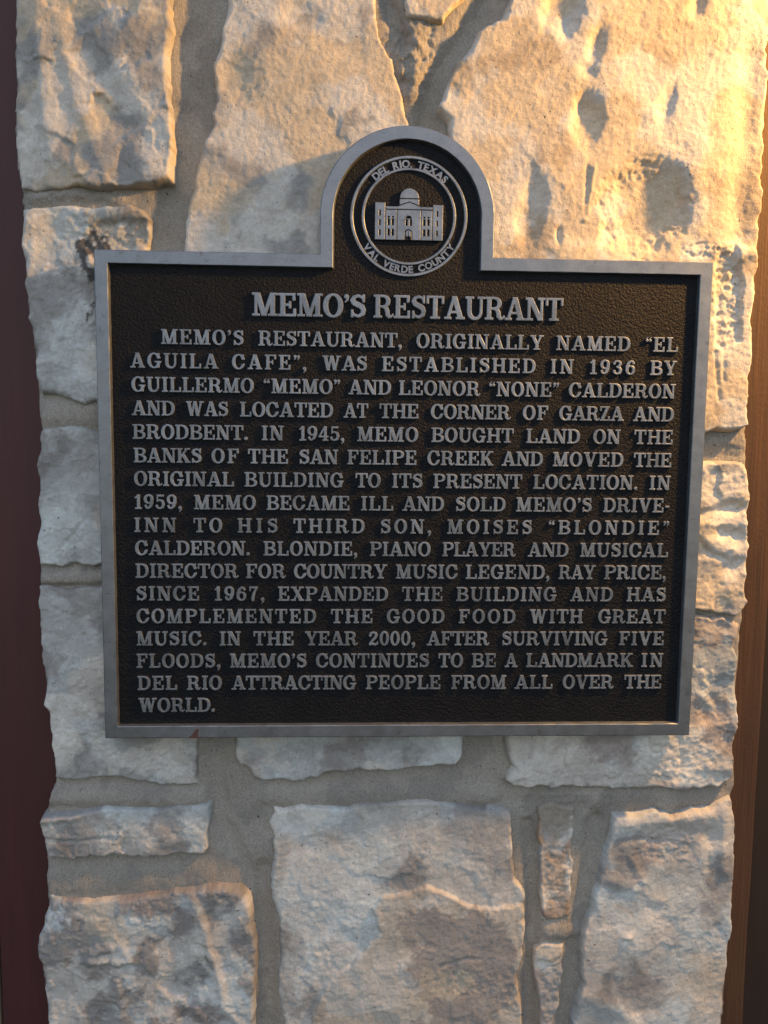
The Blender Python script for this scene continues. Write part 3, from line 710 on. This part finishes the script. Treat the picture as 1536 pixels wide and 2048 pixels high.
# ---- slab serif capitals, figures and points (cap height 1)
W = {'A': .98, 'B': .86, 'C': .86, 'D': .90, 'E': .80, 'F': .76, 'G': .92, 'H': .96, 'I': .44, 'K': .94, 'L': .78, 'M': 1.10, 'N': .95, 'O': .88, 'P': .82, 'R': .94,
     'S': .72, 'T': .84, 'U': .93, 'V': .95, 'W': 1.26, 'X': .94, 'Y': .93, 'Z': .76, '0': .66, '1': .50, '2': .66, '3': .66, '4': .72, '5': .66, '6': .66, '7': .64, '9': .66,
     '.': .24, ',': .24, "'": .22, '{': .44, '}': .44, '-': .36}
def glyph(ch):
    g = Mask(W[ch]); R, E, D, P = g.R, g.E, g.D, g.P
    sf = 0.105; st = 0.2; th = 0.13
    def stem(x, w=st, l=.1, r=.1, top=True, bot=True):
        g.add(R(x, 0, x + w, 1))
        if bot: g.add(R(x - l, 0, x + w + r, sf))
        if top: g.add(R(x - l, 1 - sf, x + w + r, 1))
    def bowl(x, cy, rx, ry, w, t):
        g.add((E(x, cy, rx, ry, 2.3) & ~E(x, cy, rx - w, ry - t, 2.2)) & (g.X >= x))
    if ch == 'I': stem(.12)
    elif ch == 'H':
        stem(.1, st, .1, .08); stem(.66, st, .08, .1); g.add(R(.2, .44, .75, .56))
    elif ch in 'EFL':
        stem(.1, st, .1, .1)
        if ch in 'EF': g.add(R(.1, 1 - sf, .74, 1), R(.63, .68, .75, 1), R(.2, .45, .55, .55), R(.47, .35, .56, .66))
        if ch in 'EL': g.add(R(.1, 0, .77, sf), R(.66, 0, .78, .34))
    elif ch == 'T':
        stem(.32, st, .13, .13, top=False); g.add(R(.02, 1 - sf, .82, 1), R(0, .65, .11, 1), R(.73, .65, .84, 1))
    elif ch == 'N':
        g.add(R(.11, 0, .23, .95), R(0, 0, .36, sf), R(0, 1 - sf, .25, 1), R(.72, 0, .84, 1), R(.59, 1 - sf, .95, 1), D(.74, 0, .2, 1, .26))
    elif ch == 'M':
        g.add(R(.11, 0, .22, .95), R(0, 0, .34, sf), R(0, 1 - sf, .25, 1), R(.79, 0, .99, 1), R(.69, 0, 1.1, sf), R(.86, 1 - sf, 1.1, 1), D(.53, 0, .22, 1, .23), D(.53, 0, .86, 1, .15))
    elif ch == 'A':
        g.add(D(.16, 0, .46, 1, .13), D(.80, 0, .47, 1, .24), R(.27, .26, .72, .36), R(0, 0, .34, sf), R(.56, 0, .98, sf))
    elif ch == 'V':
        g.add(D(.49, 0, .19, 1, .24), D(.49, 0, .79, 1, .13), R(0, 1 - sf, .41, 1), R(.62, 1 - sf, .95, 1))
    elif ch == 'W':
        g.add(D(.40, 0, .18, 1, .22), D(.40, 0, .60, 1, .13), D(.84, 0, .62, 1, .22), D(.84, 0, 1.08, 1, .13), R(0, 1 - sf, .40, 1), R(.94, 1 - sf, 1.26, 1))
    elif ch == 'Y':
        g.add(R(.37, 0, .57, .46), R(.25, 0, .69, sf), D(.45, .40, .17, 1, .23), D(.50, .40, .77, 1, .13), R(0, 1 - sf, .40, 1), R(.60, 1 - sf, .93, 1))
    elif ch == 'X':
        g.add(D(.75, 0, .2, 1, .25), D(.2, 0, .73, 1, .13), R(0, 0, .36, sf), R(.55, 0, .94, sf), R(0, 1 - sf, .40, 1), R(.57, 1 - sf, .91, 1))
    elif ch == 'K':
        stem(.1); g.add(D(.24, .34, .72, 1, .16), D(.77, 0, .42, .58, .25), R(.57, 0, .94, sf), R(.54, 1 - sf, .90, 1))
    elif ch == 'Z':
        g.add(D(.16, 0, .60, 1, .22), R(.03, 0, .73, sf), R(.04, 1 - sf, .71, 1), R(.62, 0, .74, .32), R(.02, .68, .14, 1))
    elif ch in 'OCG':
        g.add(E(.44, .5, .44, .52, 2.1)); g.sub(E(.44, .5, .225, .415, 2.0))
        if ch != 'O':
            g.sub(R(.56, .34, 1, .64) if ch == 'C' else R(.56, .44, 1, .64))
            g.add(R(.68, .62, .79, 1.0))
            if ch == 'C': g.add(P([(.79, .33), (.70, .19), (.58, .10)], [.06, .06, .06]))
            else: g.add(R(.62, .02, .80, .44), R(.48, .37, .92, .47))
    elif ch == 'U':
        g.add(R(.1, .34, .3, 1), R(.70, .34, .82, 1), R(0, 1 - sf, .41, 1), R(.58, 1 - sf, .93, 1))
        g.add((E(.46, .36, .36, .385, 2.2) & ~E(.50, .38, .20, .27, 2.0)) & (g.Y <= .37))
    elif ch == 'D':
        stem(.1, st, .1, 0); bowl(.38, .5, .51, .5, .20, sf); g.add(R(.2, 0, .4, sf), R(.2, 1 - sf, .4, 1))
    elif ch == 'B':
        stem(.1, st, .1, 0)
        bowl(.44, .745, .36, .255, .18, sf - .01); bowl(.46, .265, .40, .265, .19, sf)
        g.add(R(.2, 0, .48, sf), R(.2, 1 - sf, .46, 1), R(.2, .475, .48, .57))
    elif ch in 'PR':
        stem(.1, st, .1, .1); bowl(.42, .72, .40 if ch == 'P' else .37, .28, .19, sf)
        g.add(R(.2, 1 - sf, .44, 1), R(.2, .44, .44, .54))
        if ch == 'R': g.add(P([(.46, .48), (.60, .42), (.66, .30), (.67, .16), (.73, .065), (.82, .055), (.90, .11), (.92, .17)], [.05, .085, .10, .10, .075, .05, .04, .035]))
    elif ch == 'S':
        g.add(P([(.61, .74), (.55, .88), (.36, .945), (.18, .87), (.13, .74), (.20, .63), (.38, .55), (.54, .47), (.61, .33), (.58, .17), (.38, .055), (.17, .12), (.10, .27)],
                [.04, .055, .06, .075, .10, .11, .115, .11, .10, .085, .06, .055, .04]))
        g.add(R(.56, .66, .66, 1.0), R(.06, 0, .16, .34))
    elif ch == '0':
        g.add(E(.33, .5, .33, .52, 2.1)); g.sub(E(.33, .5, .14, .40))
    elif ch == '1':
        g.add(R(.17, 0, .36, 1), R(.03, 0, .49, sf), P([(.26, .93), (.06, .78)], [.07, .055]))
    elif ch == '2':
        g.add(P([(.10, .72), (.12, .86), (.30, .94), (.48, .87), (.53, .72), (.45, .55), (.25, .35), (.10, .16)], [.10, .07, .06, .08, .10, .095, .08, .06]))
        g.add(P([(.07, .08), (.25, .12), (.45, .07), (.60, .12), (.61, .25)], [.07, .075, .08, .06, .035]))
    elif ch == '3':
        g.add(P([(.10, .76), (.16, .89), (.32, .945), (.50, .86), (.52, .73), (.44, .58), (.28, .53)], [.09, .06, .055, .075, .09, .07, .05]))
        g.add(P([(.28, .53), (.46, .47), (.55, .31), (.50, .14), (.30, .05), (.13, .11), (.10, .23)], [.05, .07, .10, .085, .055, .06, .09]))
    elif ch == '4':
        g.add(R(.40, 0, .58, 1), R(.30, 0, .69, sf), R(.02, .24, .70, .35), D(.07, .28, .47, 1, .14))
    elif ch == '5':
        g.add(R(.10, .5, .20, 1), R(.10, .86, .58, 1), P([(.14, .55), (.30, .63), (.50, .54), (.56, .34), (.50, .14), (.30, .05), (.13, .11), (.10, .22)], [.05, .055, .085, .10, .085, .055, .06, .09]))
    elif ch in '69':
        a = Mask(W[ch])
        g.add(E(.33, .32, .33, .335, 2.1)); g.sub(E(.33, .32, .14, .22))
        g.add(P([(.10, .30), (.11, .55), (.20, .80), (.36, .94), (.50, .90), (.54, .78)], [.10, .105, .095, .06, .06, .085]))
        if ch == '9':
            yy = ((g.Y[:, 0] - 0.0)); cy = 0.5
            src = g.m.copy(); out = np.zeros_like(src)
            hs = g.step / g.ss
            rows = np.round(((1.0 - g.Y[:, 0]) - g.Y[0, 0]) / hs).astype(int)
            cols = np.round(((W[ch] - g.X[0]) - g.X[0, 0]) / hs).astype(int)
            rv = (rows >= 0) & (rows < src.shape[0]); cv = (cols >= 0) & (cols < src.shape[1])
            out[np.ix_(rv, cv)] = src[np.ix_(rows[rv], cols[cv])]
            g.m = out
    elif ch == '7':
        g.add(R(.04, .86, .62, 1), R(.03, .68, .13, 1), P([(.55, .92), (.36, .55), (.29, .28), (.28, .06)], [.06, .08, .10, .10]))
    elif ch == '.': g.add(E(.12, .11, .115, .115))
    elif ch == ',': g.add(E(.12, .11, .115, .115), P([(.18, .10), (.18, -.04), (.07, -.17)], [.06, .05, .025]))
    elif ch == "'": g.add(E(.11, .90, .10, .10), P([(.16, .90), (.15, .76), (.06, .66)], [.055, .045, .025]))
    elif ch == '}':
        for o in (0, .22): g.add(E(.11 + o, .90, .095, .095), P([(.155 + o, .90), (.14 + o, .78), (.06 + o, .68)], [.05, .04, .025]))
    elif ch == '{':
        for o in (0, .22): g.add(E(.11 + o, .76, .095, .095), P([(.065 + o, .76), (.08 + o, .88), (.16 + o, .98)], [.05, .04, .025]))
    elif ch == '-': g.add(R(.03, .34, .33, .48))
    return contours(g.field(2), g.x0, g.y0, g.step, 0.0035)

CAP = 0.01435; LETTER_H = 0.0020
chars = list(W)
cs = [raised(glyph(c), LETTER_H / CAP, 0.04, 1, 0.6) for c in chars]
GL = dict(zip(chars, eval_curves(cs)))

def word_mesh(name, text, x0, x1, zb0, zb1, cap, parent, label=None, single=False, height=None):
    """letters spread between x0 and x1; cap height in metres"""
    n = len(text); tot = sum(W[c] for c in text)
    span = (x1 - x0) / cap
    tr = (span - tot) / max(1, n - 1); k = 1.0
    if tr < 0.02:
        tr = 0.02; k = (span - tr * (n - 1)) / tot
    if n == 1: k = span / tot
    V = []; Fc = []; nv = 0; x = 0; parts = []
    for ci, c in enumerate(text):
        v, f = GL[c]
        r1, r2, r3 = [float(hash2(np.array(ci * 7 + len(text)), np.array(int(x0 * 1e5)), 40 + q)) - 0.5 for q in range(3)]
        p = np.empty_like(v)
        gx = x0 + (x + v[:, 0] * k) * cap
        t = (gx - x0) / max(1e-9, x1 - x0)
        p[:, 0] = gx; p[:, 2] = zb0 + (zb1 - zb0) * t + v[:, 1] * cap
        p[:, 1] = YP - v[:, 2] * CAP * (1.0 if height is None else height) * (1 + 0.30 * r1 + np.where(v[:, 2] > 0, 1, 0) * (0.16 * r2 * (v[:, 0] - .4) * 2 + 0.25 * r3 * (v[:, 1] - .5) * 2))
        if single: parts.append((c, p, f))
        else:
            V.append(p); Fc += [tuple(i + nv for i in q) for q in f]; nv += len(v)
        x += W[c] * k + tr
    if single:
        for c, p, f in parts: link_mesh(name, p, f, M_LETTER, parent)
        return
    o = link_mesh(name, np.vstack(V), Fc, M_LETTER, parent)
    return o

YT = YP - LETTER_H                        # plane of the letter faces: text positions are measured there
LINES = [
 [("MEMO'S",321,488),("RESTAURANT,",516,804),("ORIGINALLY",832,1088),("NAMED",1112,1262),("{EL",1290,1357)],
 [("AGUILA",259,437),("CAFE},",463,613),("WAS",644,735),("ESTABLISHED",763,1072),("IN",1100,1148),("1936",1179,1271),("BY",1300,1355)],
 [("GUILLERMO",262,508),("{MEMO}",526,681),("AND",696,783),("LEONOR",797,961),("{NONE}",977,1119),("CALDERON",1137,1352)],
 [("AND",262,350),("WAS",371,457),("LOCATED",479,667),("AT",686,737),("THE",758,838),("CORNER",861,1022),("OF",1045,1097),("GARZA",1118,1249),("AND",1266,1349)],
 [("BRODBENT.",264,496),("IN",522,568),("1945,",597,689),("MEMO",714,837),("BOUGHT",862,1028),("LAND",1052,1161),("ON",1186,1242),("THE",1268,1347)],
 [("BANKS",266,404),("OF",422,478),("THE",495,577),("SAN",597,677),("FELIPE",694,834),("CREEK",854,988),("AND",1003,1087),("MOVED",1105,1248),("THE",1267,1344)],
 [("ORIGINAL",267,468),("BUILDING",488,688),("TO",710,762),("ITS",783,846),("PRESENT",866,1045),("LOCATION.",1066,1276),("IN",1298,1342)],
 [("1959,",268,364),("MEMO",387,512),("BECAME",532,700),("ILL",721,787),("AND",804,889),("SOLD",910,1012),("MEMO'S",1032,1185),("DRIVE-",1206,1341)],
 [("INN",267,353),("TO",386,445),("HIS",474,556),("THIRD",586,730),("SON,",760,863),("MOISES",894,1065),("{BLONDIE}",1096,1339)],
 [("CALDERON.",269,500),("BLONDIE,",526,715),("PIANO",739,862),("PLAYER",884,1032),("AND",1055,1138),("MUSICAL",1160,1337)],
 [("DIRECTOR",270,477),("FOR",491,572),("COUNTRY",587,775),("MUSIC",791,916),("LEGEND,",931,1100),("RAY",1117,1192),("PRICE,",1208,1333)],
 [("SINCE",271,399),("1967,",428,529),("EXPANDED",555,777),("THE",803,886),("BUILDING",912,1114),("AND",1140,1227),("HAS",1253,1333)],
 [("COMPLEMENTED",272,633),("THE",661,746),("GOOD",773,890),("FOOD",917,1032),("WITH",1059,1167),("GREAT",1196,1332)],
 [("MUSIC.",272,413),("IN",438,482),("THE",506,588),("YEAR",609,716),("2000,",737,831),("AFTER",853,979),("SURVIVING",1003,1216),("FIVE",1238,1329)],
 [("FLOODS,",272,441),("MEMO'S",459,614),("CONTINUES",631,859),("TO",876,927),("BE",943,993),("A",1009,1036),("LANDMARK",1052,1267),("IN",1282,1327)],
 [("DEL",274,354),("RIO",373,444),("ATTRACTING",462,713),("PEOPLE",731,882),("FROM",902,1013),("ALL",1029,1106),("OVER",1125,1228),("THE",1248,1324)],
 [("WORLD.",276,430)],
]
BASE_L = [688.5,736,784,831.5,878.5,925.5,972,1018,1063.5,1109.5,1155,1200,1245.5,1290.5,1335,1379,1423]   # at x = 270
BASE_R = [703,750,797,843.5,890,935.5,981,1026,1070.5,1115,1160,1204,1248,1292,1335.5,1379.5,1423]         # at x = 1345
zl = [back(270, b, YT)[1] for b in BASE_L]; zr = [back(1345, b, YT)[1] for b in BASE_R]
zz = [(a + b) / 2 for a, b in zip(zl, zr)]
fit = np.polyfit(np.arange(len(zz)), zz, 1)
for li, words in enumerate(LINES):
    zb_ = np.polyval(fit, li)
    for text, a, b in words:
        t = (a - 270) / 1075.0; py = BASE_L[li] + (BASE_R[li] - BASE_L[li]) * t
        t2 = (b - 270) / 1075.0; py2 = BASE_L[li] + (BASE_R[li] - BASE_L[li]) * t2
        word_mesh('word', text, back(a + 0.8, py - 14, YT)[0], back(b - 0.8, py2 - 14, YT)[0], zb_, zb_, CAP, plaque)
zt0 = (back(510, 633, YT)[1] + back(1110, 641, YT)[1]) / 2
word_mesh('title_letter', "MEMO'S", back(504, 612, YT)[0], back(732, 615, YT)[0], zt0, zt0, 0.0221, plaque, single=True, height=1.15)
word_mesh('title_letter', "RESTAURANT", back(747, 616, YT)[0], back(1126, 618, YT)[0], zt0, zt0, 0.0221, plaque, single=True, height=1.15)

# ---- county seal: two rings, curved lettering, courthouse
SC = back(818, 433, YT)                      # centre of the seal
K = 0.000478                                 # metres per photo pixel up there
def ring(r0, r1, h):
    prof = [(r0 - 0.0005, YP + 0.0006), (r0, YP - h + 0.0005), (r0 + 0.0005, YP - h), (r1 - 0.0005, YP - h), (r1, YP - h + 0.0005), (r1 + 0.0005, YP + 0.0006)]
    N = 120; V = []; Fc = []
    for i in range(N):
        a = 2 * math.pi * i / N
        for r, y in prof: V.append((SC[0] + r * math.cos(a), y, SC[1] + r * math.sin(a)))
    m = len(prof)
    for i in range(N):
        for j in range(m):
            a = i * m + j; b = i * m + (j + 1) % m; c = ((i + 1) % N) * m + (j + 1) % m; d = ((i + 1) % N) * m + j
            Fc.append((a, d, c, b))
    link_mesh('ring', V, Fc, M_LETTER, plaque, smooth=False)
ring(112.5 * K, 118.5 * K, 0.0019)
ring(90.0 * K, 95.5 * K, 0.0017)

def seal_letters(text, size, r_base, a0, a1, inward):
    cs = []
    for ch in text:
        cu = bpy.data.curves.new('tmp', 'FONT'); cu.body = ch; cu.size = 1.0
        cu.offset = 0.03; cu.extrude = 0.10; cu.bevel_depth = 0.012; cu.resolution_u = 4
        cs.append(cu)
    obs = eval_curves(cs)
    ws = []
    for ch, (v, f) in zip(text, obs): ws.append((v[:, 0].max() - v[:, 0].min()) if len(v) else 0.42)
    gap = 0.13; tot = sum(ws) + gap * (len(ws) - 1); x = 0
    for ch, (v, f), w in zip(text, obs, ws):
        if len(v):
            c = (x + w / 2) / tot; ang = a0 + (a1 - a0) * c
            u = (v[:, 0] - (v[:, 0].min() + w / 2)) * size; q = v[:, 1] * size; zz_ = v[:, 2] * 0.010
            ca, sa = math.cos(ang), math.sin(ang)
            if inward: tx, tz = -sa, ca; nx_, nz_ = -ca, -sa
            else: tx, tz = sa, -ca; nx_, nz_ = ca, sa
            p = np.c_[SC[0] + r_base * ca + u * tx + q * nx_, YP - zz_ * 1.0, SC[1] + r_base * sa + u * tz + q * nz_]
            link_mesh('seal_letter', p, f, M_LETTER, plaque)
        x += w + gap
rad = math.radians
seal_letters('DEL RIO, TEXAS', 20.0 * K, 96.0 * K, rad(134), rad(44), False)
seal_letters('VAL VERDE COUNTY', 19.0 * K, 110.5 * K, rad(213), rad(329), True)

s_ = 0.0726e-3 * 0.985
def block(name, fn, parent, mat, h, w=960, x0=-480, y0=-330, hgt=400, step=4.0):
    g = Mask(w, hgt, step, lo=y0, pad=0.0)
    g.X += x0
    fn(g)
    lo = contours(g.field(1), x0, y0, step, 1.2)
    (v, f), = eval_curves([raised(lo, h / s_, 5.0, 0)])
    p = np.c_[SC[0] + v[:, 0] * s_, YP - v[:, 2] * s_, SC[1] + v[:, 1] * s_]
    return link_mesh(name, p, f, mat, parent)
def sil(g): g.add(g.R(-455, -308, -316, 172), g.R(316, -308, 455, 155), g.R(-320, -308, 320, 126), g.R(-128, 90, 132, 230), g.E(2, 232, 127, 130) & (g.Y > 228))
court = block('courthouse', sil, plaque, M_BLACK, 0.0018)
def tower(sgn, top):
    def fn(g):
        a, b = (-459, -322) if sgn < 0 else (322, 459)
        g.add(g.R(a, -312, b, top)); c = -394 if sgn < 0 else 380
        for v in (40, -88, -218): g.sub(g.R(c - 10, v - 36, c + 10, v + 36))
    return fn
def wing(sgn):
    def fn(g):
        a, b = (-315, -166) if sgn < 0 else (166, 315)
        g.add(g.R(a, -312, b, 84))
        for c in ((-275, -219) if sgn < 0 else (206, 262)):
            g.sub(g.R(c - 14, -118, c + 14, -36), g.R(c - 14, -20, c + 14, -4), g.R(c - 14, -254, c + 14, -170))
    return fn
def centre(g):
    g.add(g.R(-159, -312, 159, 84))
    g.sub(g.E(-4, -28, 40, 34) & (g.Y > -28), g.R(-46, -122, -20, -42), g.R(12, -122, 38, -42))
    arch = (g.E(-6, -222, 52, 52) & (g.Y > -222)) | g.R(-58, -320, 46, -222)
    inner = (g.E(-6, -222, 43, 43) & (g.Y > -222)) | g.R(-49, -320, 37, -222)
    g.sub(arch & ~inner, g.R(-32, -258, -16, -200), g.R(4, -258, 20, -200))
def cornice(sgn):
  def fn(g):
    g.add(g.R(-315, 91, 0, 128) if sgn < 0 else g.R(0, 91, 315, 128)); g.sub((g.Y > 91) & (g.Y < 191 - np.abs(g.X) * 0.36) & (np.abs(g.X) < 175) & (g.Y > 128 - 60) & (np.abs(g.X) < 172))
  return fn
def pediment(g): g.add((g.Y > 91) & (g.Y < 184 - np.abs(g.X) * 0.36) & (np.abs(g.X) < 250))
def drum(g):
    g.add(g.R(-130, 100, 134, 226)); g.sub((g.Y < 192 - np.abs(g.X) * 0.36))
def dome(g): g.add(g.E(2, 234, 130, 134) & (g.Y > 234))
H1 = 0.0025
block('tower', tower(-1, 176), court, M_LETTER, H1); block('tower', tower(1, 160), court, M_LETTER, H1)
block('wing', wing(-1), court, M_LETTER, H1); block('wing', wing(1), court, M_LETTER, H1)
block('centre_front', centre, court, M_LETTER, H1 + 0.0001)
block('cornice', cornice(-1), court, M_LETTER, H1); block('cornice', cornice(1), court, M_LETTER, H1); block('pediment', pediment, court, M_LETTER, H1 + 0.0001)
block('drum', drum, court, M_LETTER, H1); block('dome', dome, court, M_LETTER, H1)

# rust mark on the lower rim
q = [back(x, y, YF) for x, y in [(377,1476.5),(398,1476.5),(396,1468),(397.5,1457),(394,1457),(388,1465)]]
V = [(x, YF - 0.0003, z) for x, z in q] + [(x, YF + 0.0006, z) for x, z in q]
m = len(q)
link_mesh('rust_mark', V, [tuple(range(m)), tuple(range(m, 2 * m))[::-1]] + [(j, j + m, (j + 1) % m + m, (j + 1) % m) for j in range(m)], M_RUST, plaque)
